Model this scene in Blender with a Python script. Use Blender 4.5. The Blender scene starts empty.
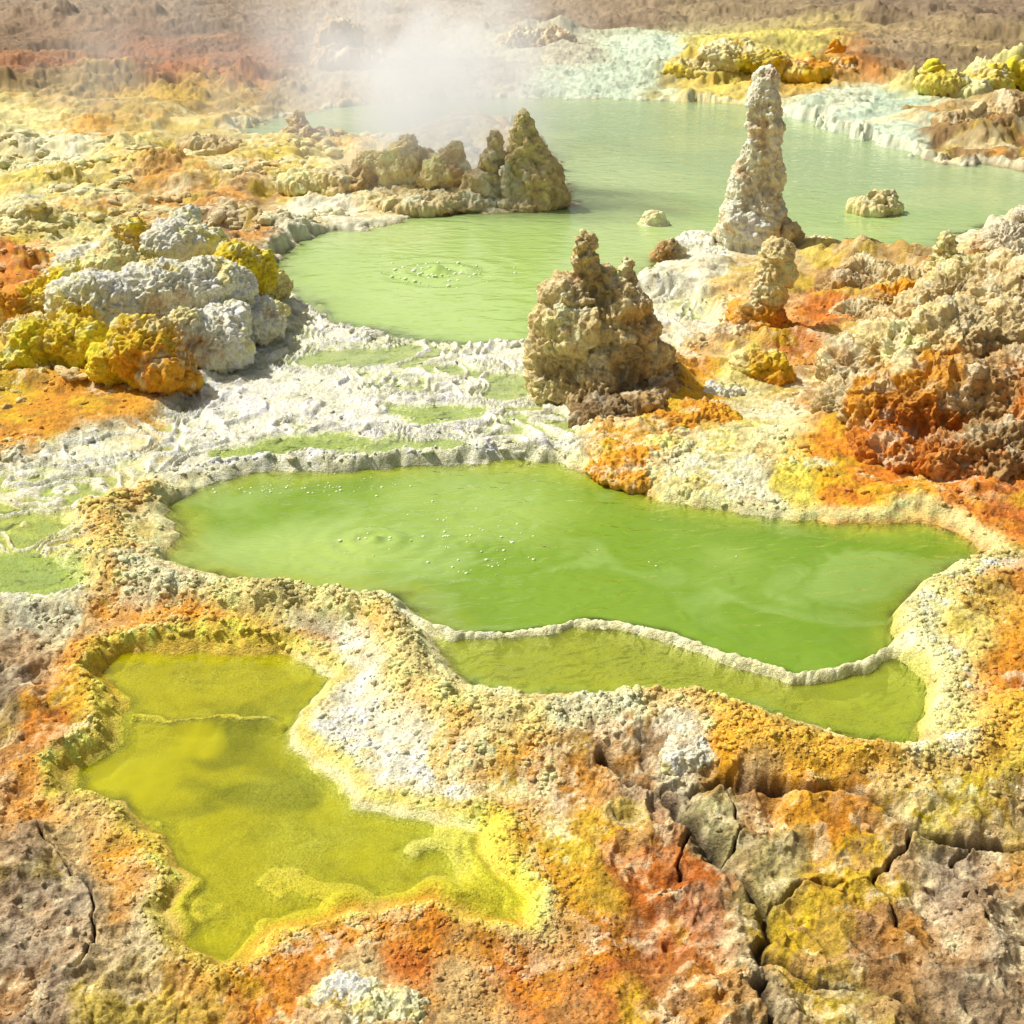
import bpy, bmesh, math, time
import numpy as np
from mathutils import Vector
T0=time.time()
rng=np.random.default_rng(7)
f32=np.float32
H=2.0; P=math.radians(23.5); F=1407.0
cP,sP=math.cos(P),math.sin(P)
# projects image pixels through the assumed camera onto the ground plane (metres)
def g(px,py,z=0.0):
    x=(px-512)/F; v=-(py-512)/F
    dy=cP+v*sP; dz=-sP+v*cP
    t=(z-H)/dz
    return (x*t,dy*t)
def dep(py,z=0.0):
    v=-(py-512)/F
    return (z-H)/(-sP+v*cP)
def lin(c):
    c=np.asarray(c,dtype=np.float64)/255.0
    return np.where(c<=0.04045,c/12.92,((c+0.055)/1.055)**2.4)

# ---------------- noise ----------------
def hsh(ix,iy,iz=0,s=0):
    with np.errstate(over='ignore'):
        h=(ix.astype(np.int64)*374761393+iy.astype(np.int64)*668265263+(iz.astype(np.int64) if hasattr(iz,'astype') else iz)*1440662683+s*974711).astype(np.uint32)
        h=(h^(h>>np.uint32(13)))*np.uint32(1274126177)
        h=(h^(h>>np.uint32(15)))*np.uint32(2246822519)
        h=h^(h>>np.uint32(16))
    return h.astype(f32)/f32(4294967296.0)
def q(t): return t*t*t*(t*(t*6-15)+10)
def n2(x,y,s=0):
    ix=np.floor(x);iy=np.floor(y);fx=q(x-ix);fy=q(y-iy)
    ix=ix.astype(np.int32);iy=iy.astype(np.int32)
    a=hsh(ix,iy,0,s);b=hsh(ix+1,iy,0,s);c=hsh(ix,iy+1,0,s);d=hsh(ix+1,iy+1,0,s)
    return ((a+(b-a)*fx)*(1-fy)+(c+(d-c)*fx)*fy)*2-1
def fbm2(x,y,scale,o=4,s=0,gain=0.5):
    x=x/scale;y=y/scale;r=0;a=1.0;t=0
    for i in range(o):
        r=r+a*n2(x,y,s+i*17);t+=a;a*=gain
        x,y=(x*1.6-y*1.2)+13.7,(x*1.2+y*1.6)-7.3
    return (r/t*1.6).astype(f32)
def n3(x,y,z,s=0):
    ix=np.floor(x);iy=np.floor(y);iz=np.floor(z)
    fx=q(x-ix);fy=q(y-iy);fz=q(z-iz)
    ix=ix.astype(np.int32);iy=iy.astype(np.int32);iz=iz.astype(np.int32)
    def L(k):
        a=hsh(ix,iy,iz+k,s);b=hsh(ix+1,iy,iz+k,s);c=hsh(ix,iy+1,iz+k,s);d=hsh(ix+1,iy+1,iz+k,s)
        return (a+(b-a)*fx)*(1-fy)+(c+(d-c)*fx)*fy
    return (L(0)*(1-fz)+L(1)*fz)*2-1
def fbm3(p,scale,o=4,s=0):
    x,y,z=p[:,0]/scale,p[:,1]/scale,p[:,2]/scale;r=0;a=1.;t=0
    for i in range(o):
        r=r+a*n3(x,y,z,s+i*31);t+=a;a*=.5
        x,y,z=(x*1.6-y*1.2)+3.1,(x*1.2+y*1.6)*0.8-z*1.2,(x*.9+y*.9+z*1.6)
    return r/t*1.6
def wor2(x,y,s=0):
    ix=np.floor(x).astype(np.int32);iy=np.floor(y).astype(np.int32)
    f1=np.full(x.shape,9.,f32);f2=f1.copy()
    for i in(-1,0,1):
        for j in(-1,0,1):
            cx=ix+i;cy=iy+j
            d=(cx+hsh(cx,cy,0,s+3)-x)**2+(cy+hsh(cx,cy,0,s+5)-y)**2
            m=d<f1
            f2=np.where(m,f1,np.minimum(f2,d));f1=np.where(m,d,f1)
    return np.sqrt(f1),np.sqrt(f2)
def wor3(p,scale,s=0):
    x,y,z=p[:,0]/scale,p[:,1]/scale,p[:,2]/scale
    ix=np.floor(x).astype(np.int32);iy=np.floor(y).astype(np.int32);iz=np.floor(z).astype(np.int32)
    f1=np.full(x.shape,9.)
    for i in(-1,0,1):
        for j in(-1,0,1):
            for k in(-1,0,1):
                a,b,c=ix+i,iy+j,iz+k
                d=(a+hsh(a,b,c,s+3)-x)**2+(b+hsh(a,b,c,s+5)-y)**2+(c+hsh(a,b,c,s+7)-z)**2
                f1=np.minimum(f1,d)
    return np.sqrt(f1)
def ss(a,b,x):
    t=np.clip((x-a)/(b-a),0,1);return t*t*(3-2*t)
def mixc(c,d,m):
    return c*(1-m[...,None])+np.asarray(d)*m[...,None]
def sat(c,k):
    l=c.mean(-1,keepdims=True);return np.maximum(l+(c-l)*k,.012)

# ---------------- polar sheet grid ----------------
dense=np.linspace(-27,27,1100)
side=27+ (np.linspace(0,1,60)[1:]**1.6)*100
az=np.radians(np.concatenate([-side[::-1],dense,side]))
dd=np.concatenate([np.linspace(46.5,13,900),np.linspace(13,3.2,560)[1:]])
near=np.linspace(86,46.5,50)[:-1]
far=3.2*(0.02/3.2)**np.linspace(0,1,60)[1:]
de=np.radians(np.concatenate([near,dd,far]))
rr=H/np.tan(de)
AZ,RR=np.meshgrid(az,rr)
AZ=AZ.astype(f32);RR=RR.astype(f32)
X=(np.sin(AZ)*RR).astype(f32);Y=(np.cos(AZ)*RR).astype(f32)
R_,C_=X.shape
wf=np.clip(RR/4.5,.6,3)
w1x=fbm2(X,Y,.30,3,1);w1y=fbm2(X,Y,.30,3,2)
w2x=fbm2(X,Y,.06,2,3);w2y=fbm2(X,Y,.06,2,4)
WX=X+wf*(.035*w1x+.014*w2x);WY=Y+wf*(.035*w1y+.014*w2y)

def pl(pts,z=0.0): return [g(a,b,z) for a,b in pts]
def dline(pts,x=None,y=None,closed=False):
    x=WX if x is None else x;y=WY if y is None else y
    d=np.full(x.shape,1e6,f32);n=len(pts)
    for i in range(n if closed else n-1):
        ax,ay=pts[i];bx,by=pts[(i+1)%n]
        ex,ey=bx-ax,by-ay;L=ex*ex+ey*ey+1e-9
        t=np.clip(((x-ax)*ex+(y-ay)*ey)/f32(L),0,1)
        d=np.minimum(d,(x-ax-t*f32(ex))**2+(y-ay-t*f32(ey))**2)
    return np.sqrt(d)
def sdf(pts):
    d=dline(pts,closed=True);ins=np.zeros(WX.shape,bool);n=len(pts)
    for i in range(n):
        ax,ay=pts[i];bx,by=pts[(i+1)%n]
        if ay==by: continue
        c=((ay>WY)!=(by>WY))&(WX<(bx-ax)*(WY-ay)/(by-ay)+ax)
        ins^=c
    return np.where(ins,-d,d)

LA,LB,LC=0.0,-0.05,0.014
pA=pl([(165,505),(200,482),(260,472),(330,470),(400,462),(470,462),(560,462),(590,475),(640,492),(700,507),(780,517),(860,517),(930,522),(978,540),(985,553),(950,572),(918,590),(898,618),(905,648),(938,675),(942,710),(915,745),(850,737),(790,722),(740,708),(690,695),(640,690),(570,700),(520,703),(470,692),(440,665),(418,625),(390,602),(330,598),(260,590),(200,578),(165,562),(175,532)],LA)
pB=pl([(120,655),(200,645),(290,655),(335,680),(305,715),(290,745),(340,770),(365,805),(430,815),(495,832),(500,870),(530,900),(515,935),(470,925),(430,905),(350,915),(280,935),(250,965),(225,975),(190,950),(165,915),(185,880),(165,840),(115,812),(60,795),(70,768),(110,740),(118,700),(100,680)],LB)
pC=pl([(265,262),(300,240),(370,226),(430,214),(500,212),(575,205),(560,180),(545,150),(480,118),(400,140),(300,145),(230,128),(330,108),(450,97),(540,98),(650,100),(760,105),(850,135),(930,160),(1060,175),(1100,215),(1010,222),(960,240),(900,262),(840,255),(790,250),(700,245),(660,262),(640,290),(600,300),(560,318),(535,345),(470,347),(400,338),(330,322),(292,296)],LC)
pT=pl([(200,470),(130,480),(90,520),(100,600),(0,610),(-60,600),(-60,470),(60,450),(150,420),(215,380),(290,340),(300,305),(400,335),(470,345),(535,345),(560,318),(620,290),(700,300),(720,345),(640,370),(560,400),(590,450),(560,455),(470,455),(330,462)],LC)
pD=pl([(-20,552),(40,548),(100,560),(95,590),(40,598),(-20,600)],LC)
pE=pl([(985,600),(1010,590),(1060,590),(1060,640),(1010,640),(990,625)],LC)
pG=pl([(195,455),(260,440),(340,430),(390,440),(340,452),(290,462),(220,466)],LC)
pG2=pl([(390,408),(440,402),(490,405),(480,422),(430,425),(395,420)],LC)
mainrim=pl([(148,500),(112,520),(106,560),(125,590),(180,600),(250,606),(320,610),(370,618),(392,642),(402,675),(430,708),(480,728),(540,732),(600,724),(650,712),(700,722),(740,742),(800,762),(880,778),(950,772),(995,740),(1030,720)],0)
rightrim=pl([(1010,560),(985,568),(940,588),(912,612),(918,648),(952,672),(960,710),(945,748),(920,765)],0.02)
sill=pl([(405,618),(450,636),(500,641),(560,632),(590,626),(620,628),(650,633),(680,642),(710,655),(740,664),(790,678),(820,676),(850,668),(905,650)],0.0)
pLow=pl([(-400,612),(60,612),(110,600),(180,604),(250,612),(320,618),(362,630),(380,660),(400,700),(440,735),(480,752),(540,760),(600,755),(660,748),(720,770),(800,800),(880,815),(960,812),(1030,790),(1400,780),(1500,1300),(-400,1300)],0)
sA=sdf(pA);sB=sdf(pB);sC=sdf(pC);sT=sdf(pT);sD=sdf(pD);sE=sdf(pE);sL=sdf(pLow);sG=np.minimum(sdf(pG),sdf(pG2))
dM=dline(mainrim);dR=dline(rightrim);dS=dline(sill)
print('sdf',time.time()-T0)
low=ss(.06,-.10,sL)
farm=ss(10,19,RR)
Z=(0.04+0.025*fbm2(X,Y,.9,3,11)).astype(f32)
Z+=farm*(0.14*fbm2(X,Y,3.5,5,12)+.05)+ss(60,400,RR)*(6*fbm2(X,Y,150,4,13))
Z=Z*(1-low)+(-0.030+0.018*fbm2(X,Y,.35,3,14))*low
# terrace flats
tm=ss(.06,-.06,sT)
iso=fbm2(X+.03*w1x,Y+.03*w1y,.40,3,21)
lace=np.zeros_like(Z)
for lv in(-.6,-.38,-.15,.08,.3,.52):
    lace=np.maximum(lace,np.exp(-((iso-lv)/(.045+.02*w2x))**2))
Z=Z*(1-tm)+tm*(LC-.011+.020*lace+.004*fbm2(X,Y,.12,3,22)+.012*iso)
# banks come down gently to the water
for s_,lv in((sA,LA),(sC,LC),(sB,LB),(sE,LC)):
    cap=lv+.012+.16*np.clip(s_,0,9)
    Z=np.where(s_<.8,np.minimum(Z,cap),Z)
# mounds
rock=np.zeros_like(Z)
mounds=[(120,96,1.5,.8,.16),(250,94,1.1,.7,.15),(10,100,1.0,.6,.12),(350,64,.5,.4,.2),
(540,40,2,.8,.2),(700,88,.5,.4,.20),(745,84,.6,.5,.24),(800,82,.6,.4,.2),(850,78,.7,.4,.15),(940,98,.4,.3,.2),(1000,92,.5,.3,.2),(1040,92,.5,.3,.2),
(975,150,.30,.25,.12),(1025,148,.3,.3,.16),(860,30,3,1,.2),(100,30,3,1,.2),
(20,160,.4,.3,.12),(90,140,.3,.25,.12),(150,190,.4,.25,.11),(60,200,.35,.25,.11),(230,200,.4,.2,.10),(330,205,.3,.2,.08),(200,235,.3,.15,.10),(60,240,.3,.2,.10),(250,238,.25,.1,.06),
(20,330,.25,.25,.10),(10,290,.3,.2,.10),(110,350,.35,.3,.08),(200,330,.3,.3,.08),
(860,440,.20,.2,.08),(930,450,.3,.25,.10),(1010,450,.3,.35,.10),(1080,430,.5,.5,.18),(1000,350,.45,.35,.14),(900,320,.35,.3,.11),(860,270,.4,.2,.06),(950,285,.5,.25,.12),(760,360,.3,.2,.07),(700,385,.3,.2,.05),(660,440,.2,.15,.03),
(640,330,.3,.1,.02),(960,510,.25,.12,.04),
(30,690,.10,.12,.04),(20,860,.10,.15,.05),(640,775,.06,.05,.02),(930,900,.2,.12,.03)]
for (a,b,rx,ry,h) in mounds:
    cx,cy=g(a,b,0)
    e=((WX-cx)/rx)**2+((WY-cy)/ry)**2
    m=np.exp(-e*1.2).astype(f32)
    Z+=h*m*(1+.5*w1x)
    rock=np.maximum(rock,m)
for pp in(sA,sC,sD):
    rock*=ss(-.02,.12,pp)
rid=1-np.abs(fbm2(WX,WY,.22,4,31));rid2=1-np.abs(fbm2(WX,WY,.07,3,32));rid3=1-np.abs(fbm2(X,Y,1.3,5,33))
pR=pl([(600,775),(700,780),(860,815),(1024,830),(1400,830),(1400,1300),(560,1300),(640,1000),(620,900)],-.04)
pR2=pl([(-200,620),(60,640),(70,700),(30,760),(60,850),(120,880),(150,960),(240,1010),(420,1010),(400,1300),(-400,1300)],-.04)
sR=np.minimum(sdf(pR),sdf(pR2));rk=ss(.06,-.06,sR)
nearf=1-ss(9,15,RR)
rk=np.maximum(rk,rock*.8*(1-ss(13,20,RR)))
dry=np.minimum.reduce([ss(-.02,.05,sA),ss(-.02,.05,sB),ss(-.02,.05,sC)])
Z+=rk*(.040*(rid-.7)*np.clip(RR/5,1,1.5)+.020*(rid2-.7))*dry
Z+=ss(8,14,RR)*(.13*(rid3-.6))*dry+ .05*farm*(rid-.6)
# botryoidal crust
a1,b1=wor2(WX/.055,WY/.055,1);a2,b2=wor2(WX/.022+.3*w2x,WY/.022,2);a3,b3=wor2(WX/.17,WY/.17,4);a4,b4=wor2(X/.011+.5*w2y,Y/.011,8)
a5,b5=wor2(WX/.42,WY/.42,14)
pop=(1-np.clip(a1,0,1)**2);pop2=(1-np.clip(a2,0,1)**2);pop3=(1-np.clip(a3,0,1)**2);pop4=(1-np.clip(a4,0,1)**2);pop5=(1-np.clip(a5,0,1)**2)
patch=ss(-.4,.5,fbm2(X,Y,.5,3,41))
ap=dry*(1-.75*tm)*(.45+.55*patch)*(1-.3*rk)*(1-ss(12,18,RR))
yard=ss(5.0,6.5,RR)*(1-tm)*dry*(1-ss(14,22,RR))
# rims
rimM=np.exp(-(dM/(.078+.026*w1x))**2);rimR=np.exp(-(dR/.065)**2)
def basin(Z,s,lev,depth,w0,w1):
    t=ss(-w0,w1,s)
    return Z*t+(lev-depth*(.35+.65*ss(-.02,-.35,s)))*(1-t)
Z=basin(Z,sB,LB,.12,.11,.02)
Z=basin(Z,sC,LC,.15,.12,.02)
Z=basin(Z,sD,LC,.05,.05,.02)
Z=basin(Z,sG+.02*w1x,LC,.03,.05,.03)
Z=basin(Z,sE,LC,.04,.04,.02)
Z=basin(Z,sA,LA,.16,.09,.02)
# submerged shelves in the lower pool
inB=ss(.0,-.05,sB)
tsh=ss(.05,-.05,sdf(pl([(110,640),(330,640),(330,700),(300,722),(200,724),(95,715)],LB)))*ss(-.03,-.10,sB)
Z=Z*(1-tsh)+(LB-.022+.02*fbm2(WX,WY,.15,3,76))*tsh
shelf=dline(pl([(95,712),(130,716),(160,722),(200,720),(230,718),(300,716)],LB))
Z=np.maximum(Z,np.where(inB>.1,LB-.03+.036*np.exp(-(shelf/.02)**2)-1.0*(1-inB),-9))
Z+=inB*.035*fbm2(WX,WY,.25,4,77)*(1-tsh)
tB2=np.exp(-(dline(pl([(420,850),(460,845),(485,900),(450,890)],LB))/.07)**2)*inB
Z+=(.045+.02*w1y)*tB2
# shallow part of green pool in front of sill
pA2=pl([(405,620),(450,638),(500,642),(560,634),(590,628),(620,630),(680,644),(740,664),(790,680),(850,670),(905,652),(960,690),(930,770),(800,740),(500,720)],0)
sA2=sdf(pA2);a2m=ss(.02,-.03,sA2)*ss(-.04,-.08,sA)
Z=Z*(1-a2m)+(LA-.040+.014*fbm2(WX,WY,.2,3,79)+.006*pop)*a2m
Zs=LA-.03+(.040+.012*w1y)*np.exp(-(dS/(.030+.012*w1x))**2)+.012*pop2
ms=np.exp(-(dS/.043)**4)*ss(.06,.0,sA);Z=Z*(1-ms)+Zs*ms
tb=np.exp(-((sA-.04)/.05)**2)*ss(.10,-.02,sT)
Z=Z+tb*np.clip(LC+.018+.014*w2x-Z,0,1)*.9
rh=.058*(1+.4*w1y+.2*w2x)
Z=Z+rimM*np.clip(LA+rh-Z,0,1)*.95
Z=Z+rimR*np.clip(LA+.040-Z,0,1)*.9
rimB=np.exp(-((sB-.045)/.04)**2)*(1-ss(.35,.5,tm))
pWf=pl([(330,640),(400,650),(400,700),(460,760),(480,800),(430,815),(360,800),(320,770),(285,735),(320,700)],-.03)
sW=sdf(pWf);wm=ss(.06,-.04,sW)
Z=Z+rimB*.022*(.5+.5*patch)*(1-wm)
shoreC=np.exp(-((sC-.03)/.05)**2)*ss(11,8,RR)
rimAny=np.maximum.reduce([rimM,rimR,rimB*.6*(1-wm),tb*.8,shoreC*.6])
ap=np.maximum(ap,rimAny*.9)*(1-.35*wm)
Z+=ap*(.016*pop+.011*pop2*(.5+.5*patch)+.005*pop4*nearf)+yard*(.06*pop3*patch)+.0025*fbm2(X,Y,.010,2,55)*dry*nearf
Z+=ss(8,12,RR)*dry*.06*pop5*ss(-.2,.5,fbm2(X,Y,2.5,2,78))*(1-ss(25,60,RR))
Z+=tm*dry*(.004*pop+.003*pop2+.002*pop4)
# cracks
crk=[[(600,775),(655,795),(700,830),(735,870),(768,900),(776,940),(765,1000),(770,1060)],
[(655,795),(720,793),(790,800),(850,812),(900,832),(960,842),(1060,850)],
[(905,835),(888,865),(872,885),(820,880),(768,900)],[(700,830),(690,880),(660,900)],
[(776,960),(840,985),(900,1010),(960,1060)],[(960,842),(965,900),(1000,940),(1060,960)],[(872,885),(900,930),(950,960)],[(30,820),(60,850),(90,900),(80,980)],[(720,793),(745,830),(735,870)]]
cd=np.full(Z.shape,9.,f32);nw_=fbm2(X,Y,.08,4,88)
for i,c in enumerate(crk):
    k=[1.25,.9,.7,.4,.5,.4,.35,.35,.3][i]
    cd=np.minimum(cd,dline(pl(c,-.03),WX+.02*nw_,WY-.02*nw_)/k)
crack=np.exp(-(cd/(.010*(1+.6*nw_)))**2)
cf,cg=wor2((WX+.03*nw_)/.14,(WY-.03*nw_)/.14,9)
cr2=np.exp(-((cg-cf)/.03)**2)*rk*ss(.1,.6,patch)*.5
Z-=.045*crack+.010*cr2*low
Z+=low*ss(.10,.0,cd)*.008*(rk>.3)
print('height',time.time()-T0)

# ---------------- colour from samples estimated at image pixels ----------------
S="""50,15,145,127,105;200,15,142,122,100;400,15,165,150,128;600,15,148,130,106;750,15,152,135,104;900,15,138,120,98;1000,15,142,124,102;-200,15,138,120,98;1250,15,138,120,98
50,55,142,114,84;150,60,146,102,72;250,62,148,108,80;50,85,160,108,68;150,88,162,98,54;250,90,154,98,58;330,60,126,108,86;400,75,165,146,116;470,75,190,180,155;550,60,194,190,162;650,60,200,216,192;600,85,195,212,188;720,60,214,204,118;720,85,220,200,98;790,60,218,208,116;800,85,218,180,80;860,70,198,138,72;900,60,160,142,112;930,90,208,200,130;1000,85,208,206,140;1000,60,172,152,108
150,108,202,173,72;60,108,188,163,90;240,105,190,160,78;300,100,166,146,106;850,100,208,216,188;900,108,190,212,188;830,125,196,214,192;940,125,178,150,96;1010,120,160,131,86;900,140,196,212,188;960,150,146,117,72;1020,150,146,117,72
30,130,226,218,150;100,150,222,172,60;150,150,232,212,115;60,165,234,230,198;200,155,196,182,115;250,150,206,192,120;120,170,226,198,100;30,190,228,212,130;100,195,228,210,138;150,200,202,160,80;180,190,192,150,82;220,185,208,186,106;250,200,186,152,102;300,185,218,200,122;380,180,218,200,138;450,190,212,190,126;450,205,216,202,158;570,195,210,170,110;350,200,220,208,165
20,230,230,222,170;60,225,224,196,115;110,90,184,158,96;90,240,230,219,150;200,232,170,136,92;250,235,165,134,92;150,215,190,160,98;320,218,232,228,200;300,232,218,210,175
20,275,204,122,30;50,285,212,136,34;20,300,206,128,34;15,330,222,180,72;50,250,226,210,125;50,340,228,207,92;20,370,222,192,78;30,400,212,162,46;100,408,212,148,32;130,402,216,158,44;10,440,212,150,32;50,425,212,148,30;290,310,228,228,202
200,430,234,234,208;100,450,230,230,192;300,360,234,238,210;400,370,236,237,212;250,400,236,237,212;500,380,236,237,212;550,440,232,230,194;50,480,229,226,175;330,440,238,239,216;450,430,236,237,212;20,470,228,220,175;560,350,222,222,190;640,310,228,224,198;700,300,230,226,198;600,290,228,228,198;690,330,220,208,170
30,525,226,214,105;70,535,222,204,72;120,490,232,224,172;60,600,228,224,188;20,615,212,210,180;90,622,206,174,120;30,580,218,214,142;-100,500,222,198,115
20,650,172,154,126;100,655,212,145,46;170,630,218,160,54;230,630,222,176,82;20,700,158,140,114;60,720,202,130,44;90,700,214,172,52;30,760,190,138,72;110,735,222,200,95;20,830,176,150,114;90,830,202,176,122;60,900,160,138,110;140,870,215,168,72;150,930,202,178,124;120,980,184,164,116;30,980,158,136,110;200,1000,208,170,95;260,970,210,136,42;330,940,210,128,30;420,935,205,114,28;500,960,188,104,36;600,950,184,108,48;350,1000,212,190,138;450,1000,200,172,118;550,1000,180,128,70;680,930,184,110,48;200,980,214,160,68;-100,800,165,145,118
340,650,232,230,202;350,700,236,234,208;310,730,234,234,202;350,770,238,238,214;420,790,238,238,214;460,780,236,230,184;380,730,232,224,180;400,760,236,234,208;450,760,230,208,138
560,880,222,208,68;530,900,225,216,74;560,840,222,192,60;520,820,225,203,90;580,800,204,148,66;620,850,200,124,42;600,890,208,168,56;650,880,194,114,42;550,770,218,166,64;620,770,194,148,82;640,790,174,150,118;690,755,212,206,180;720,820,176,170,122;790,860,182,170,116;760,790,160,140,110;850,840,200,136,46;850,870,188,136,64;900,870,182,142,82;960,880,165,140,110;800,930,204,172,52;880,950,168,128,80;960,960,158,138,110;760,1000,170,152,114;850,1000,174,152,82;690,1000,176,136,82;700,880,194,110,36;700,960,180,114,54;840,930,196,164,68;950,900,158,134,108;1100,900,160,136,108
900,800,216,172,28;820,785,226,168,24;740,770,222,168,36;960,810,212,192,54;960,740,228,204,100;1010,760,212,190,80;1010,700,200,130,36;1010,660,216,156,50;960,640,232,210,124;930,600,232,213,124;990,610,216,186,92;1010,560,204,136,48;960,500,210,124,24;1010,500,190,110,32;1040,530,188,106,34;880,490,226,138,20;840,475,227,148,22;900,515,226,160,35
760,500,234,229,188;700,490,234,220,145;640,470,226,174,54;680,400,226,176,38;710,405,226,176,42;740,390,234,224,168;770,430,230,224,172;740,450,232,221,158;600,455,218,176,78;620,430,222,172,60;810,490,230,216,105;800,400,190,160,108;870,430,202,130,50;930,440,198,118,42;950,470,192,110,40;1010,460,164,112,56;870,370,194,170,122;820,320,204,120,36;780,345,204,124,38;700,345,188,158,106;690,375,214,158,64;850,300,190,152,80;900,270,180,148,90;920,330,194,162,104;1000,330,194,170,126;700,245,228,224,196;800,245,212,196,144;860,262,194,168,110;760,290,208,180,116;740,320,196,162,96;1000,235,210,202,154;960,240,206,195,144"""
ctrl=[list(map(float,t.split(','))) for t in S.replace('\n',';').split(';') if t.strip()]
UU=(np.arctan2(WX+.06*w1y*wf+.012*w2y,WY)).astype(f32);VV=(.36*np.log(np.hypot(WX,WY+.06*w1x*wf)+1e-3)).astype(f32)
num=np.zeros(Z.shape+(3,),f32);den=np.zeros(Z.shape,f32)
for c in ctrl:
    zz=-.03 if c[1]>640 else 0.02
    cx,cy=g(c[0],c[1],zz)
    u=math.atan2(cx,cy);v=.36*math.log(math.hypot(cx,cy))
    w=1/((UU-f32(u))**2+(VV-f32(v))**2+f32(.006**2))**f32(2.6)
    w=w*f32(1e-10);den+=w
    cl=lin(c[2:5])
    for k in range(3): num[...,k]+=w*f32(cl[k])
COL=num/den[...,None]
print('idw',time.time()-T0)
W=lin((240,237,212));CR=lin((236,216,146));OR=lin((214,148,30));YE=lin((226,202,48));RU=lin((184,108,36));GY=lin((174,157,126));DK=lin((116,88,54))
nA=fbm2(X,Y,.20,4,61);nB=fbm2(X,Y,.07,4,62);nC=fbm2(X,Y,.35,3,63);nD=fbm2(X,Y,.025,3,64);nF=fbm2(X,Y,1.2,5,65);nE=fbm2(X,Y,.045,4,69)
warm=(COL[...,0]-COL[...,2])/(COL[...,0]+.01)
COL=mixc(COL,OR,.5*ss(.25,.7,nA)*ss(.3,.7,warm)*dry*(1-farm))
COL=mixc(COL,YE,.5*ss(.15,.7,-nA)*ss(.25,.6,warm)*dry*(1-farm))
COL=mixc(COL,RU,.35*ss(.35,.8,nB)*ss(.6,.85,warm)*dry)
COL=mixc(COL,W,.5*ss(.3,.8,nC+.4*nD)*(1-.6*rk)*dry*(1-farm))
COL=mixc(COL,GY,.35*ss(.2,.7,nB)*rk)
COL=mixc(COL,lin((230,216,176)),.5*ss(.25,.7,nE+.3*nD)*rk*nearf)
COL=mixc(COL,DK,.34*ss(.3,.8,-nE)*(1-tm)*(1-rimAny)*(1-wm)*dry)
COL=mixc(COL,lin((104,86,66)),.55*farm*ss(.0,.6,nF)*(COL[...,2]<.35))
COL=mixc(COL,lin((232,222,172)),.6*ss(.15,.6,fbm2(X,Y,.45,4,68))*ss(6,8,RR)*(1-ss(13,17,RR))*dry*(1-rk))
fl=1-np.abs(fbm2(WX,WY,.10,3,66));COL=mixc(COL,lin((242,240,220)),wm*.8*ss(.5,.9,fl));COL=mixc(COL,lin((214,190,120)),wm*.4*ss(.45,.15,fl))
# rims
rc=mixc(np.broadcast_to(CR,COL.shape),lin((220,174,82)),.75*ss(-.1,.6,nA+.3*nB))
rc=mixc(rc,W,.5*ss(.0,.7,nC))
rc=mixc(rc,lin((220,166,28)),.85*ss(.08,.20,X/Y)*ss(.03,.09,sA)*(dM<.25))
COL=mixc(COL,rc,np.clip(rimM*1.6,0,1)*.95)
COL=mixc(COL,mixc(np.broadcast_to(lin((236,220,148)),COL.shape),W,ss(-.2,.5,nB)),np.clip(rimR*1.2,0,1)*.8)
sk=np.exp(-((dM-.15)/.045)**2)*low*(1-wm)
COL=mixc(COL,OR,sk*.6*ss(-.4,.4,nA))
for s_,cc in((sA,(240,233,170)),(sB,(232,214,88)),(sC,(236,236,206))):
    COL=mixc(COL,lin(cc),.75*np.exp(-((s_-.02)/.035)**2))
COL=mixc(COL,OR,.65*np.exp(-((sB-.10)/.045)**2)*ss(-.3,.5,nA+.3*nB)*(1-tm)*(1-wm))
COL=mixc(COL,lin((242,238,190)),np.exp(-(dS/.042)**4)*ss(.08,.02,sA))
COL=mixc(COL,lin((246,244,226)),.8*np.maximum(lace*tm,tb))
COL=mixc(COL,lin((200,216,146)),.6*tm*(1-lace)*ss(-.2,.5,-iso+.3*w1x))
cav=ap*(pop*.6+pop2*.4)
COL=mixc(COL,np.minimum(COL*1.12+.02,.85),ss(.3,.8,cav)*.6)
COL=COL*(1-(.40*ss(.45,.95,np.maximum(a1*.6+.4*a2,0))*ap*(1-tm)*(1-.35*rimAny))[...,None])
COL=mixc(COL,lin((60,42,30)),np.clip(.9*crack+.6*cr2*low,0,.92))
COL*=(1+.20*nB+.24*nD*nearf+.08*nA)[...,None]
COL[...,1]=np.maximum(COL[...,1],COL[...,0]*.29)
COL=sat(COL,1.06)
COL=mixc(COL,lin((200,200,26)),ss(.0,-.04,sB)*.85)
COL=mixc(COL,lin((190,200,90)),ss(.0,-.05,sA)*.8*(1-np.exp(-(dS/.04)**2)))
COL=mixc(COL,lin((185,205,110)),ss(.0,-.05,np.minimum(sD,sG))*.8)
COL=np.clip(COL,.01,.84)

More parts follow.
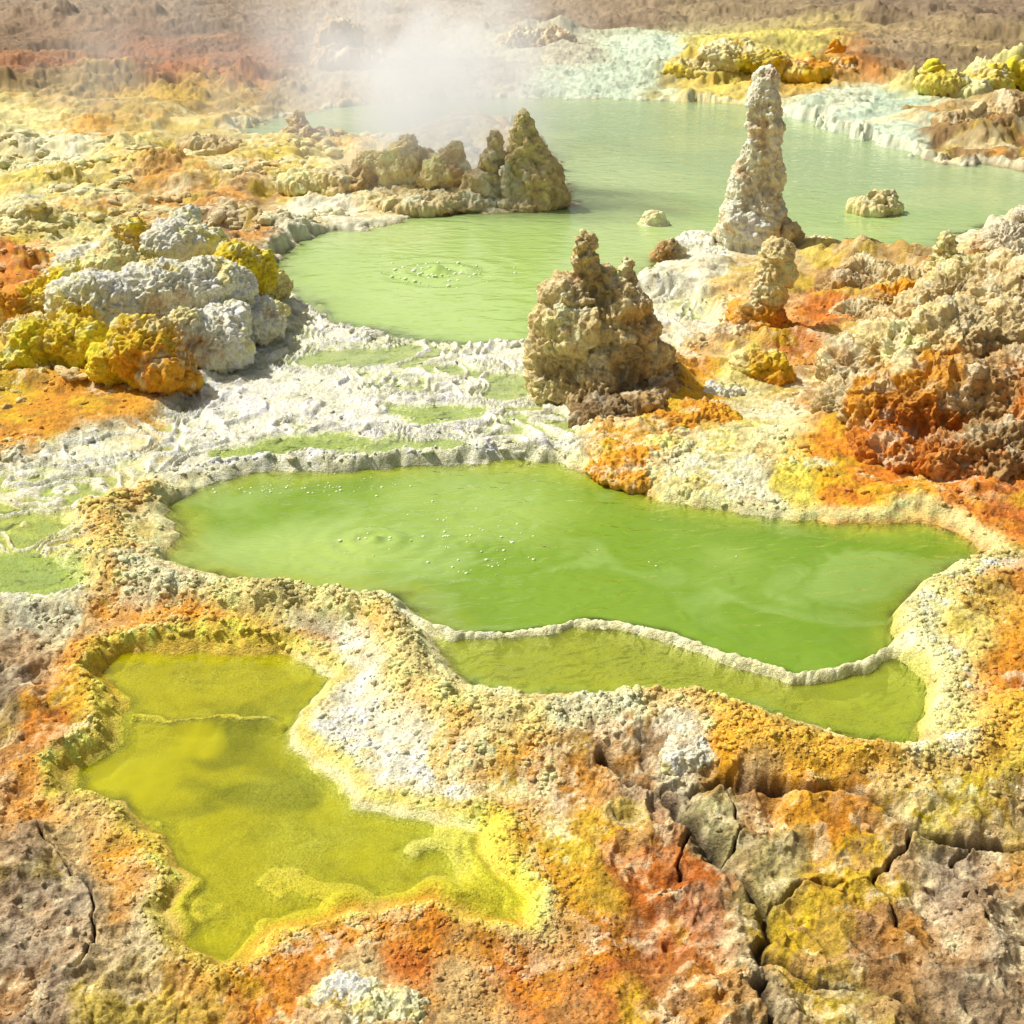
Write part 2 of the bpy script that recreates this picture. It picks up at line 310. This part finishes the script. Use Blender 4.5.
def mkmesh(name,verts,quads,col=None,attrs=None,mat=None,smooth=True):
    me=bpy.data.meshes.new(name)
    nv=len(verts);k=quads.shape[1];nf=len(quads)
    me.vertices.add(nv);me.vertices.foreach_set('co',verts.astype(f32).ravel())
    me.loops.add(nf*k);me.loops.foreach_set('vertex_index',quads.astype(np.int32).ravel())
    me.polygons.add(nf);me.polygons.foreach_set('loop_start',(np.arange(nf)*k).astype(np.int32))
    me.polygons.foreach_set('loop_total',np.full(nf,k,np.int32))
    me.update(calc_edges=True)
    if smooth: me.polygons.foreach_set('use_smooth',np.ones(nf,bool))
    if col is not None:
        a=me.color_attributes.new('Col','FLOAT_COLOR','POINT')
        c=np.ones((nv,4),f32);c[:,:3]=col;a.data.foreach_set('color',c.ravel())
    for kx,vx in (attrs or {}).items():
        a=me.attributes.new(kx,'FLOAT','POINT');a.data.foreach_set('value',vx.astype(f32).ravel())
    o=bpy.data.objects.new(name,me);bpy.context.scene.collection.objects.link(o)
    if mat: me.materials.append(mat)
    return o

# ---------------- materials ----------------
def crust_mat(name,b1=.006,b2=.003,tex=240):
    m=bpy.data.materials.new(name);m.use_nodes=True;n=m.node_tree.nodes;l=m.node_tree.links
    bs=n['Principled BSDF']
    at=n.new('ShaderNodeAttribute');at.attribute_name='Col'
    wt=n.new('ShaderNodeAttribute');wt.attribute_name='wet'
    tc=n.new('ShaderNodeTexCoord')
    no=n.new('ShaderNodeTexNoise');no.inputs['Scale'].default_value=tex;no.inputs['Detail'].default_value=4
    l.new(tc.outputs['Object'],no.inputs['Vector'])
    mr=n.new('ShaderNodeMapRange');mr.inputs['From Min'].default_value=.3;mr.inputs['From Max'].default_value=.7;mr.inputs['To Min'].default_value=.74;mr.inputs['To Max'].default_value=1.24
    l.new(no.outputs['Fac'],mr.inputs['Value'])
    vm=n.new('ShaderNodeVectorMath');vm.operation='SCALE'
    l.new(at.outputs['Color'],vm.inputs[0]);l.new(mr.outputs['Result'],vm.inputs['Scale'])
    mn=n.new('ShaderNodeVectorMath');mn.operation='MINIMUM';mn.inputs[1].default_value=(.88,.88,.88);l.new(vm.outputs['Vector'],mn.inputs[0])
    l.new(mn.outputs['Vector'],bs.inputs['Base Color'])
    n2_=n.new('ShaderNodeTexNoise');n2_.inputs['Scale'].default_value=70;n2_.inputs['Detail'].default_value=6;n2_.inputs['Roughness'].default_value=.65
    l.new(tc.outputs['Object'],n2_.inputs['Vector'])
    # granular salt grains
    mx=n.new('ShaderNodeVectorMath');mx.operation='MULTIPLY_ADD';mx.inputs[1].default_value=(.02,.02,.02);l.new(n2_.outputs['Color'],mx.inputs[0]);l.new(tc.outputs['Object'],mx.inputs[2])
    vo=n.new('ShaderNodeTexVoronoi');vo.inputs['Scale'].default_value=95;l.new(mx.outputs[0],vo.inputs['Vector'])
    bv=n.new('ShaderNodeBump');bv.invert=True;bv.inputs['Distance'].default_value=.005;bv.inputs['Strength'].default_value=.6;l.new(vo.outputs['Distance'],bv.inputs['Height'])
    bu=n.new('ShaderNodeBump');bu.inputs['Distance'].default_value=b1*2;bu.inputs['Strength'].default_value=.85
    l.new(n2_.outputs['Fac'],bu.inputs['Height']);l.new(bv.outputs['Normal'],bu.inputs['Normal'])
    bu2=n.new('ShaderNodeBump');bu2.inputs['Distance'].default_value=b2;bu2.inputs['Strength'].default_value=.75
    l.new(no.outputs['Fac'],bu2.inputs['Height']);l.new(bu.outputs['Normal'],bu2.inputs['Normal'])
    l.new(bu2.outputs['Normal'],bs.inputs['Normal'])
    rm=n.new('ShaderNodeMapRange');rm.inputs['To Min'].default_value=.8;rm.inputs['To Max'].default_value=.22
    l.new(wt.outputs['Fac'],rm.inputs['Value']);l.new(rm.outputs['Result'],bs.inputs['Roughness'])
    bs.inputs['Specular IOR Level'].default_value=.4
    return m
mc=crust_mat('mineral_crust')
def water_mat(name,k,bump=.012,s1=9,s2=38):
    m=bpy.data.materials.new(name);m.use_nodes=True;n=m.node_tree.nodes;l=m.node_tree.links
    n.remove(n['Principled BSDF']);out=n['Material Output']
    at=n.new('ShaderNodeAttribute');at.attribute_name='Col'
    dp=n.new('ShaderNodeAttribute');dp.attribute_name='depth'
    tc=n.new('ShaderNodeTexCoord')
    mp=n.new('ShaderNodeMapping');mp.inputs['Scale'].default_value=(1,1.7,1);l.new(tc.outputs['Object'],mp.inputs['Vector'])
    a=n.new('ShaderNodeTexNoise');a.inputs['Scale'].default_value=s1;a.inputs['Detail'].default_value=1.5;a.inputs['Distortion'].default_value=.8
    b=n.new('ShaderNodeTexNoise');b.inputs['Scale'].default_value=s2;b.inputs['Detail'].default_value=1;b.inputs['Distortion'].default_value=.4
    l.new(mp.outputs['Vector'],a.inputs['Vector']);l.new(mp.outputs['Vector'],b.inputs['Vector'])
    b1=n.new('ShaderNodeBump');b1.inputs['Distance'].default_value=bump;b1.inputs['Strength'].default_value=1;l.new(a.outputs['Fac'],b1.inputs['Height'])
    b2=n.new('ShaderNodeBump');b2.inputs['Distance'].default_value=bump*.25;b2.inputs['Strength'].default_value=1;l.new(b.outputs['Fac'],b2.inputs['Height']);l.new(b1.outputs['Normal'],b2.inputs['Normal'])
    b3=n.new('ShaderNodeBump');b3.inputs['Distance'].default_value=bump*.7;b3.inputs['Strength'].default_value=1;l.new(a.outputs['Fac'],b3.inputs['Height'])
    df=n.new('ShaderNodeBsdfDiffuse');l.new(at.outputs['Color'],df.inputs['Color']);l.new(b3.outputs['Normal'],df.inputs['Normal'])
    tr=n.new('ShaderNodeBsdfTransparent');tr.inputs['Color'].default_value=(.95,.98,.75,1)
    gl=n.new('ShaderNodeBsdfGlossy');gl.inputs['Roughness'].default_value=.03;l.new(b2.outputs['Normal'],gl.inputs['Normal'])
    ml=n.new('ShaderNodeMath');ml.operation='MULTIPLY';ml.inputs[1].default_value=-k;l.new(dp.outputs['Fac'],ml.inputs[0])
    ex=n.new('ShaderNodeMath');ex.operation='EXPONENT';l.new(ml.outputs[0],ex.inputs[0])
    m1=n.new('ShaderNodeMixShader');l.new(ex.outputs[0],m1.inputs['Fac']);l.new(df.outputs[0],m1.inputs[1]);l.new(tr.outputs[0],m1.inputs[2])
    fr=n.new('ShaderNodeFresnel');fr.inputs['IOR'].default_value=1.5;l.new(b2.outputs['Normal'],fr.inputs['Normal'])
    m2=n.new('ShaderNodeMixShader');l.new(fr.outputs[0],m2.inputs['Fac']);l.new(m1.outputs[0],m2.inputs[1]);l.new(gl.outputs[0],m2.inputs[2])
    l.new(m2.outputs[0],out.inputs['Surface'])
    return m

# ---------------- ground ----------------
idx=np.arange(R_*C_).reshape(R_,C_)
Q=np.stack([idx[:-1,:-1],idx[:-1,1:],idx[1:,1:],idx[1:,:-1]],-1).reshape(-1,4)
lev=np.where(sA<.1,LA,np.where(low>.5,LB,LC))
wet=np.clip(np.exp(-np.clip(Z-lev,0,1)/.014)*((sA<.12)|(sB<.12)|(sC<.1)|(tm>.3)),0,1)*.85
V=np.stack([X,Y,Z],-1).reshape(-1,3)
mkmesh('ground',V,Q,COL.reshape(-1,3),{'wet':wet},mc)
print('ground',time.time()-T0)

# ---------------- water ----------------
def ring(zw,px,py,lev,a,k,w):
    cx,cy=g(px,py,lev);d=np.hypot(X-cx,Y-cy)*(1+.12*w1x)
    return zw+a*np.cos(d*k)*np.exp(-d/w)+a*1.6*np.exp(-(d/(w*.5))**2)*(1+.5*w2x)
def pool(name,mask,level,colour,k,rings=(),bump=.012,s1=9,s2=38):
    zw=np.full(Z.shape,level,f32)
    zw+=.0012*fbm2(X,Y*1.5,.12,2,91)
    for r in rings: zw=ring(zw,*r)
    m=mask&(Z<level+.02)
    fm=(m[:-1,:-1]|m[1:,:-1]|m[:-1,1:]|m[1:,1:]).reshape(-1)
    qq=Q[fm];u,inv=np.unique(qq,return_inverse=True)
    vv=np.stack([X,Y,zw],-1).reshape(-1,3)[u]
    mkmesh(name,vv,inv.reshape(-1,4),colour.reshape(-1,3)[u],{'depth':np.clip(level-Z,0,1).reshape(-1)[u]},water_mat(name+'_water',k,bump,s1,s2))
full=np.ones(Z.shape+(3,),f32)
nW=fbm2(X,Y,.8,3,95);nW2=fbm2(X+.1*w1x,Y+.1*w1y,.30,4,96)
cA=mixc(full*lin((126,160,48)),lin((172,198,104)),ss(-.5,.6,nW-1.2*X/Y)*.85)
cA=mixc(cA,lin((188,202,62)),ss(-.20,0,sA)*.85)
cA=mixc(cA,lin((104,144,24)),ss(-.05,.45,X/Y+.3*nW2)*.6)
cA=mixc(cA,lin((164,194,110)),ss(.1,.7,nW2)*.45)
cA=mixc(cA,lin((178,190,50)),a2m*.85)
pool('green_pool',sA<.10,LA,cA,17,[(375,540,LA,.007,75,.11),(470,545,LA,.0012,130,.08),(600,590,LA,.0008,90,.2)],.011,9,32)
cB=mixc(full*lin((194,190,0)),lin((122,128,0)),ss(-.15,.5,nW2+.4*ss(-.05,-.25,sB)-.2))
cB=mixc(cB,lin((214,210,16)),ss(-.12,0,sB)*.7)
pool('yellow_pool',(sB<.10)&(low>.3),LB,cB,18,[],.003,7,24)
cC=mixc(full*lin((168,198,108)),lin((170,194,142)),ss(7.5,12,RR))
cC=mixc(cC,lin((192,210,148)),ss(-.3,.6,nW)*.5)
pool('hot_spring_lake',((sC<.12)|(sT<.04)|(sD<.06)|(sE<.06))&(sA>.02),LC,cC,26,[(437,272,LC,.018,34,.17)],.009,6,22)
print('water',time.time()-T0)

# ---------------- sculpted formations ----------------
PAL=dict(W=(246,242,218),Y=(232,206,66),O=(218,154,36),T=(210,191,144),B=(176,149,104),R=(200,124,48),G=(224,214,188),C=(236,220,160),K=(134,110,74))
def form(name,blobs,z0=0.0,kind='rock',seed=0,disp=1.0,hs=.88,chain=0,smi=14):
    if chain:
        nb=[]
        for i in range(chain-1):
            A_,B_=blobs[i],blobs[i+1]
            for k in range(4):
                t=k/4;nb.append(tuple(A_[j]*(1-t)+B_[j]*t+(rng.normal()*1.0 if j in(0,3) and k else 0) for j in range(5))+(A_[5] if t<.5 else B_[5],))
        blobs=nb+list(blobs[chain-1:])
    bm=bmesh.new();cs=[];cc=[];M=[]
    for (px,py,h,rx,rz,c) in blobs:
        x,y=g(px,py,z0);t=dep(py,z0);m=t/F;M.append(m)
        zc=z0+h*m*hs/.93
        cs.append((x,y,zc));cc.append(lin(PAL[c]))
        r=bmesh.ops.create_icosphere(bm,subdivisions=3,radius=1)
        for v in r['verts']:
            v.co=Vector((x+v.co.x*rx*m,y+v.co.y*rx*m*.95,zc+v.co.z*rz*m))
    m=float(np.median(M))
    me=bpy.data.meshes.new(name+'_core');bm.to_mesh(me);bm.free()
    o=bpy.data.objects.new(name+'_core',me);bpy.context.scene.collection.objects.link(o)
    rmz=o.modifiers.new('r','REMESH');rmz.mode='VOXEL';rmz.voxel_size=max(1.0*m,.003)
    sm=o.modifiers.new('s','SMOOTH');sm.factor=.5;sm.iterations=smi
    dg=bpy.context.evaluated_depsgraph_get();em=bpy.data.meshes.new_from_object(o.evaluated_get(dg))
    bpy.data.objects.remove(o)
    nv=len(em.vertices);co=np.empty(nv*3,f32);em.vertices.foreach_get('co',co);co=co.reshape(-1,3).astype(np.float64)
    no=np.empty(nv*3,f32);em.vertices.foreach_get('normal',no);no=no.reshape(-1,3)
    s=seed*100
    wp=co+np.stack([fbm3(co,16*m,3,s+11),fbm3(co,16*m,3,s+12),fbm3(co,16*m,3,s+13)],-1)*7*m
    if kind=='rock':
        str_=wp*np.array([1,1,.40])
        d=12*fbm3(wp,38*m,5,s+1)+11*(.40-np.abs(fbm3(str_,18*m,5,s+2)))+2.4*(.6-wor3(wp,8*m,s))+1.6*(.6-wor3(wp,4.0*m,s+5))+2.4*fbm3(co,3.5*m,3,s+3)
    else:
        d=9*fbm3(co,34*m,4,s+1)+7*(.65-wor3(wp,17*m,s))+6*(.6-wor3(wp,8*m,s+1))+3.2*(.6-wor3(wp,4.5*m,s+5))+1.6*fbm3(co,3.2*m,2,s+3)
    co2=co+no*(d*m*disp)[:,None]
    cs=np.array(cs);cc=np.array(cc)
    wq=co+np.stack([fbm3(co,20*m,4,s+5),fbm3(co,20*m,4,s+6),fbm3(co,20*m,4,s+7)],-1)*22*m
    c=np.zeros((nv,3));W_=np.zeros(nv)
    for i in range(len(cs)):
        w=1/(((wq-cs[i])**2).sum(-1)+(6*m)**2)**3*1e-9;W_+=w;c+=w[:,None]*cc[i]
    c/=W_[:,None]
    n=fbm3(co,14*m,4,s+8);nn=fbm3(co,30*m,3,s+9)
    up=np.clip(no[:,2],0,1)
    c=mixc(c,lin((242,234,204)),.5*ss(.1,.8,n+.5*up-.2))
    c=mixc(c,OR if kind!='rock' else lin((186,132,62)),(.28 if kind!='rock' else .45)*ss(.2,.8,nn-.3*up))
    if kind!='rock': c=mixc(c,YE,.5*ss(.1,.7,-nn))
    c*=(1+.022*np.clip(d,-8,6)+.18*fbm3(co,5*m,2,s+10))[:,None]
    c[:,1]=np.maximum(c[:,1],c[:,0]*.28)
    c=np.clip(sat(c,1.06),.02,.85)
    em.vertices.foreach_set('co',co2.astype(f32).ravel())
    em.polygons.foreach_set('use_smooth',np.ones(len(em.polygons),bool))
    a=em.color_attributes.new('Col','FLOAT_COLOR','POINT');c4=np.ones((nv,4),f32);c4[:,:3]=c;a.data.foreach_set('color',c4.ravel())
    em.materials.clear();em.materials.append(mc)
    ob=bpy.data.objects.new(name,em);bpy.context.scene.collection.objects.link(ob)
    return ob
form('salt_pinnacle',[(754,250,174,11,12,'W'),(751,250,158,14,16,'W'),(755,250,138,17,18,'G'),(757,250,114,18,20,'W'),(753,250,90,21,22,'W'),(752,250,66,24,24,'G'),(750,250,42,29,26,'W'),(752,250,16,37,28,'T'),(738,254,22,14,34,'W'),(778,252,14,24,22,'T'),(770,250,2,54,14,'T'),(805,250,0,42,8,'C'),(705,252,0,44,6,'W')],.02,'rock',1,.6,chain=8,smi=8)
form('twin_peak_chimney',[(581,392,156,11,13,'C'),(583,392,144,12,14,'T'),(585,392,134,15,14,'T'),(590,392,122,22,14,'T'),(624,386,130,9,11,'C'),(622,388,118,14,12,'T'),(605,392,110,26,16,'T'),
(574,392,102,30,22,'T'),(612,392,90,34,24,'T'),(572,394,76,38,30,'C'),(612,392,66,42,32,'T'),(566,396,46,36,34,'T'),(610,394,40,48,36,'T'),(562,398,18,30,34,'B'),(600,398,14,50,34,'B'),(642,394,34,30,26,'T'),(655,396,12,32,22,'B'),(605,418,0,34,18,'K'),(645,414,4,30,18,'B'),(680,400,2,24,14,'B'),(548,400,10,18,26,'C')],.02,'rock',2,.75,chain=4,smi=8)
form('ochre_spire',[(771,345,98,13,10,'T'),(768,345,82,17,14,'C'),(764,345,60,19,18,'T'),(760,345,40,22,20,'O'),(755,347,20,27,20,'O'),(735,350,8,30,18,'B'),(705,355,4,28,14,'T'),(778,348,10,24,18,'R'),(725,350,14,16,12,'B')],.02,'rock',3,.7,chain=5)
form('rock_outcrop',[(1012,320,100,18,18,'G'),(1000,320,82,30,24,'G'),(1020,325,60,44,36,'T'),(980,330,52,32,24,'T'),
(934,345,98,11,20,'C'),(940,345,80,18,20,'C'),(975,350,80,30,24,'T'),(955,352,58,44,32,'T'),(1000,360,65,44,40,'T'),(925,355,38,40,28,'T'),
(1030,390,84,48,54,'T'),(990,395,76,46,46,'T'),(1005,415,66,54,50,'T'),(1020,445,52,58,50,'B'),(1045,460,36,58,50,'R'),
(862,415,50,44,26,'T'),(900,417,72,50,28,'C'),(945,420,82,54,36,'T'),(842,430,22,32,28,'T'),(880,438,30,52,38,'O'),(925,443,38,56,46,'O'),(965,448,40,56,46,'B'),(905,458,6,56,28,'R'),(955,468,8,54,34,'R'),(990,473,18,50,38,'B'),
(860,330,18,30,14,'T'),(890,320,24,28,14,'O'),(905,300,16,38,14,'T'),(850,300,12,28,14,'B'),(870,290,20,24,12,'T'),(895,345,16,40,16,'T'),(1060,430,60,54,60,'B'),(915,380,34,54,26,'O'),(870,385,24,48,22,'T'),(945,300,20,34,20,'T')],.02,'rock',4,1.0,smi=18)
form('salt_mound',[(150,385,34,38,36,'O'),(140,385,50,24,22,'Y'),(165,388,16,36,26,'O'),(120,385,20,22,26,'Y'),(78,372,30,30,28,'Y'),(45,368,22,30,26,'Y'),(100,350,44,44,30,'W'),(165,340,52,40,30,'W'),(215,335,50,40,32,'W'),(252,310,40,26,28,'Y'),(235,318,56,24,20,'Y'),(185,300,60,34,24,'W'),(190,290,72,16,14,'W'),(130,270,30,22,18,'T'),(135,270,42,18,12,'Y'),(205,268,28,22,14,'C'),(100,305,30,40,28,'W'),(55,325,30,34,22,'Y'),(212,362,20,38,28,'W'),(250,335,14,38,22,'W'),(30,345,14,28,20,'C'),(75,330,44,20,20,'Y'),(120,318,54,26,22,'C'),(190,365,40,22,22,'W'),(262,300,18,34,18,'C'),(220,285,20,34,16,'C'),(20,375,6,24,18,'Y'),(10,330,20,24,16,'O'),(232,350,34,20,18,'W'),(270,325,10,20,14,'W')],.05,'puff',5,.9,smi=8)
form('spring_ridge',[(521,205,86,8,10,'C'),(523,205,74,11,14,'T'),(526,205,54,17,20,'T'),(530,205,32,25,26,'T'),(536,205,8,32,18,'B'),(512,207,30,14,26,'W'),(522,207,2,26,12,'C'),(494,203,62,8,12,'T'),(492,203,44,14,16,'T'),(485,203,16,24,20,'T'),(455,200,44,14,14,'T'),(445,200,24,30,22,'C'),(410,198,52,12,14,'T'),(400,198,32,28,22,'C'),(425,198,40,14,14,'T'),(370,198,34,20,16,'C'),(350,198,16,32,18,'T'),(310,196,12,28,12,'C'),(430,200,4,80,12,'T')],.02,'rock',6,.6,chain=5,smi=8)
form('weathered_knoll',[(300,152,30,12,12,'T'),(305,152,14,22,14,'B'),(325,152,8,24,12,'B'),(210,150,2,26,8,'T')],.02,'rock',7,.8)
form('islet_rock',[(880,212,14,16,8,'C'),(878,212,4,24,10,'T'),(888,212,18,8,6,'C')],.015,'rock',8,.7)
form('salt_knob',[(653,224,4,12,10,'C'),(653,224,-2,16,6,'W')],.015,'puff',9,.4)
form('brown_knob',[(668,262,8,16,16,'B'),(672,262,18,9,10,'T'),(700,240,2,20,5,'W')],.015,'rock',10,.6)
form('ochre_knob',[(760,376,10,24,16,'O'),(752,376,14,14,12,'C'),(770,378,2,20,12,'O')],.05,'puff',11,.9)
form('ochre_shelf',[(700,420,0,40,16,'O'),(675,428,-2,34,16,'O'),(640,465,-4,56,14,'O'),(690,475,-8,50,12,'C'),(720,395,0,24,10,'W'),(610,455,-4,26,12,'O'),(665,455,-2,36,14,'C')],.03,'puff',12,.75)
form('salt_knob',[(690,762,12,26,18,'G'),(675,765,4,20,14,'W'),(705,760,8,18,14,'W')],-.01,'puff',13,.85)
form('rusty_knob',[(1010,708,8,26,16,'O'),(1030,706,12,30,18,'R')],.02,'rock',14,.8)
form('salt_knob',[(350,1015,2,44,14,'W'),(395,1015,-2,40,10,'C'),(310,1022,-2,26,12,'T')],-.03,'puff',15,1.0)
form('yellow_mound',[(690,84,14,26,14,'Y'),(720,82,22,30,16,'C'),(760,82,22,30,16,'Y'),(800,82,12,30,12,'O'),(832,66,12,7,16,'O'),(705,84,26,12,10,'C'),(840,74,4,22,10,'O'),(740,80,30,14,8,'C')],.05,'puff',16,.8)
form('yellow_mound',[(940,98,14,26,14,'C'),(930,98,24,10,10,'Y'),(985,94,14,28,14,'C'),(990,94,24,14,8,'Y'),(1018,92,14,20,14,'Y'),(960,98,6,26,10,'C')],.05,'puff',17,.8)
form('brown_islet_rock',[(970,142,12,34,16,'B'),(1010,140,18,34,20,'B'),(975,142,24,14,10,'T'),(940,142,2,24,8,'B'),(1040,140,16,30,20,'B')],.03,'rock',18,.8)
form('distant_crag',[(350,72,8,34,14,'B'),(345,72,34,16,16,'B'),(375,72,4,30,12,'B')],.10,'rock',19,.9)
form('distant_crag',[(525,46,2,26,10,'T'),(550,46,0,30,8,'B')],.08,'rock',20,.9)
print('forms',time.time()-T0)

# ---------------- crust nodules fused to the rims (one mesh) ----------------
def ico(sub):
    bm=bmesh.new();bmesh.ops.create_icosphere(bm,subdivisions=sub,radius=1)
    v=np.array([x.co[:] for x in bm.verts]);fs=np.array([[y.index for y in x.verts] for x in bm.faces]);bm.free();return v,fs
lv2=np.where(sA<.06,LA,np.where(low>.5,LB,LC))
def nodules(name,N,sub,wgt,size,tint,seedo,tc_=(238,226,178)):
    iv,ifc=ico(sub);vars_=[]
    for i in range(12):
        p=iv+(i+seedo)*5.3
        d=1+.5*fbm3(p,.9,3,i)+.45*(.5-wor3(p,.55,i))
        vars_.append(iv*d[:,None])
    wgt=wgt.ravel().astype(np.float64);wgt/=wgt.sum()
    pick=rng.choice(R_*C_,N,replace=False,p=wgt)
    V_=[];F_=[];Cc=[]
    xs,ys,zs,rs=X.ravel()[pick],Y.ravel()[pick],Z.ravel()[pick],RR.ravel()[pick]
    cols=COL.reshape(-1,3)[pick]
    for i in range(N):
        sz=size(rs[i])*(.6+rng.random()**3*1.6)
        th=rng.random()*6.28;c_,s_=math.cos(th),math.sin(th)
        v=vars_[i%12]*np.array([sz*rng.uniform(.8,1.5),sz*rng.uniform(.8,1.5),sz*rng.uniform(.5,.9)])
        v=np.stack([v[:,0]*c_-v[:,1]*s_,v[:,0]*s_+v[:,1]*c_,v[:,2]],-1)+np.array([xs[i],ys[i],zs[i]-sz*.15])
        V_.append(v);F_.append(ifc+len(iv)*i)
        c=cols[i]*(1-tint)+lin(tc_)*tint
        c=c*rng.uniform(.95,1.15)
        Cc.append(np.broadcast_to(np.clip(c,0,.85),(len(iv),3)))
    mkmesh(name,np.concatenate(V_),np.concatenate(F_),np.concatenate(Cc),None,mc)
inner=(AZ>math.radians(-26))&(AZ<math.radians(26))&(Z>lv2+.003)&(crack<.1)
nodules('mineral_nodules',12000,2,inner*(RR>1.9)*(RR<8)*dry*(.05+1.5*rimAny+.7*ss(.2,.6,nA+.5*nB)*(1-tm)+.03*tm)*(1-.7*rk),lambda r:.0014*min(r,5),.10,0)
nodules('salt_rubble',2200,3,inner*(RR>5.2)*(RR<13)*dry*ss(.0,.5,fbm2(X,Y,.6,3,99))*(1-tm)*(X<-.3)*(sC>.1),lambda r:.0026*r,.55,40)
# bubbles on the pools
bm_v=[];bm_f=[];k=0;bv,bf=ico(2)
def bub(px,py,lev,n,sx,sy,size):
    global k
    cx,cy=g(px,py,lev)
    for i in range(n):
        x=cx+rng.normal()*sx;y=cy+rng.normal()*sy;s=size*(.3+rng.random()**2)
        bm_v.append(bv*np.array([s,s,s*.6])+np.array([x,y,lev+s*.1]));bm_f.append(bf+len(bv)*k);k+=1
bub(470,530,LA,44,.16,.10,.006);bub(480,560,LA,24,.10,.08,.007);bub(375,540,LA,34,.06,.05,.006);bub(437,272,LC,130,.14,.14,.011);bub(270,490,LA,60,.20,.03,.005);bub(330,485,LA,40,.20,.04,.004);bub(610,560,LA,10,.3,.1,.004)
fm_=bpy.data.materials.new('foam');fm_.use_nodes=True;fb_=fm_.node_tree.nodes['Principled BSDF'];fb_.inputs['Base Color'].default_value=(.76,.84,.58,1);fb_.inputs['Roughness'].default_value=.15
mkmesh('bubbles',np.concatenate(bm_v),np.concatenate(bm_f),None,None,fm_)

# ---------------- steam ----------------
def steam(name,px,py,sx,sy,zc,sz_,dens,seed,nsc=1.5,glow=.22):
    cx,cy=g(px,py,LC)
    me=bpy.data.meshes.new(name);bm=bmesh.new();bmesh.ops.create_icosphere(bm,subdivisions=4,radius=1);bm.to_mesh(me);bm.free()
    o=bpy.data.objects.new(name,me);bpy.context.scene.collection.objects.link(o)
    o.location=(cx,cy,zc);o.scale=(sx,sy,sz_)
    m=bpy.data.materials.new(name);m.use_nodes=True;n=m.node_tree.nodes;l=m.node_tree.links
    n.remove(n['Principled BSDF'])
    vs=n.new('ShaderNodeVolumeScatter');vs.inputs['Color'].default_value=(1,1,1,1);vs.inputs['Anisotropy'].default_value=.2
    tc=n.new('ShaderNodeTexCoord')
    ln=n.new('ShaderNodeVectorMath');ln.operation='LENGTH';l.new(tc.outputs['Object'],ln.inputs[0])
    fo=n.new('ShaderNodeMapRange');fo.interpolation_type='SMOOTHSTEP';fo.inputs['From Min'].default_value=1;fo.inputs['From Max'].default_value=.1
    l.new(ln.outputs['Value'],fo.inputs['Value'])
    mp=n.new('ShaderNodeMapping');mp.inputs['Location'].default_value=(seed,0,0);mp.inputs['Scale'].default_value=(sx,sy,sz_*.6);l.new(tc.outputs['Object'],mp.inputs['Vector'])
    no=n.new('ShaderNodeTexNoise');no.inputs['Scale'].default_value=nsc;no.inputs['Detail'].default_value=4;no.inputs['Distortion'].default_value=.8;l.new(mp.outputs['Vector'],no.inputs['Vector'])
    nr=n.new('ShaderNodeMapRange');nr.inputs['From Min'].default_value=.38;nr.inputs['From Max'].default_value=.64;l.new(no.outputs['Fac'],nr.inputs['Value'])
    a=n.new('ShaderNodeMath');a.operation='MULTIPLY';l.new(fo.outputs['Result'],a.inputs[0]);l.new(nr.outputs['Result'],a.inputs[1])
    b=n.new('ShaderNodeMath');b.operation='MULTIPLY';b.inputs[1].default_value=dens;l.new(a.outputs[0],b.inputs[0])
    l.new(b.outputs[0],vs.inputs['Density'])
    # added emission, stands in for multiply-scattered sunlight inside the droplets
    em=n.new('ShaderNodeEmission');em.inputs['Color'].default_value=(1,.98,.90,1)
    e=n.new('ShaderNodeMath');e.operation='MULTIPLY';e.inputs[1].default_value=glow;l.new(b.outputs[0],e.inputs[0]);l.new(e.outputs[0],em.inputs['Strength'])
    ad=n.new('ShaderNodeAddShader');l.new(vs.outputs[0],ad.inputs[0]);l.new(em.outputs[0],ad.inputs[1])
    l.new(ad.outputs[0],n['Material Output'].inputs['Volume'])
    try: m.cycles.volume_step_rate=.6
    except Exception as e: print(e)
    me.materials.append(m)
steam('steam_plume',430,190,1.35,.9,.95,1.6,3.2,3,1.9,.40)
steam('steam_plume',330,140,3.8,1.6,.6,1.2,.34,9,1.2,.40)

# ---------------- light, sky, camera ----------------
el=math.radians(52);sa=math.radians(-62)
sd=Vector((math.sin(sa)*math.cos(el),math.cos(sa)*math.cos(el),math.sin(el)))
L=bpy.data.lights.new('sun','SUN');L.energy=4.8;L.angle=math.radians(.5);L.color=(1,.96,.86)
lo=bpy.data.objects.new('sun',L);lo.rotation_euler=sd.to_track_quat('Z','Y').to_euler();bpy.context.scene.collection.objects.link(lo)
w=bpy.data.worlds.new('World');bpy.context.scene.world=w;w.use_nodes=True
n=w.node_tree.nodes;sk_=n.new('ShaderNodeTexSky');sk_.sky_type='NISHITA';sk_.sun_disc=False;sk_.sun_elevation=el;sk_.sun_rotation=sa;sk_.dust_density=5
hz=n.new('ShaderNodeVectorMath');hz.operation='MULTIPLY';hz.inputs[1].default_value=(1.1,1.0,.82)   # dusty, hazy desert sky
w.node_tree.links.new(sk_.outputs[0],hz.inputs[0]);w.node_tree.links.new(hz.outputs[0],n['Background'].inputs[0]);n['Background'].inputs[1].default_value=.085
cam=bpy.data.cameras.new('camera');cam.lens=36*F/1024;cam.sensor_width=36;cam.clip_end=10000;cam.clip_start=.05
co_=bpy.data.objects.new('camera',cam);co_.location=(0,0,H);co_.rotation_euler=(math.radians(90)-P,0,0);bpy.context.scene.collection.objects.link(co_)
sc=bpy.context.scene;sc.camera=co_
sc.view_settings.view_transform='Standard';sc.view_settings.look='None';sc.view_settings.exposure=0
print('done',time.time()-T0)
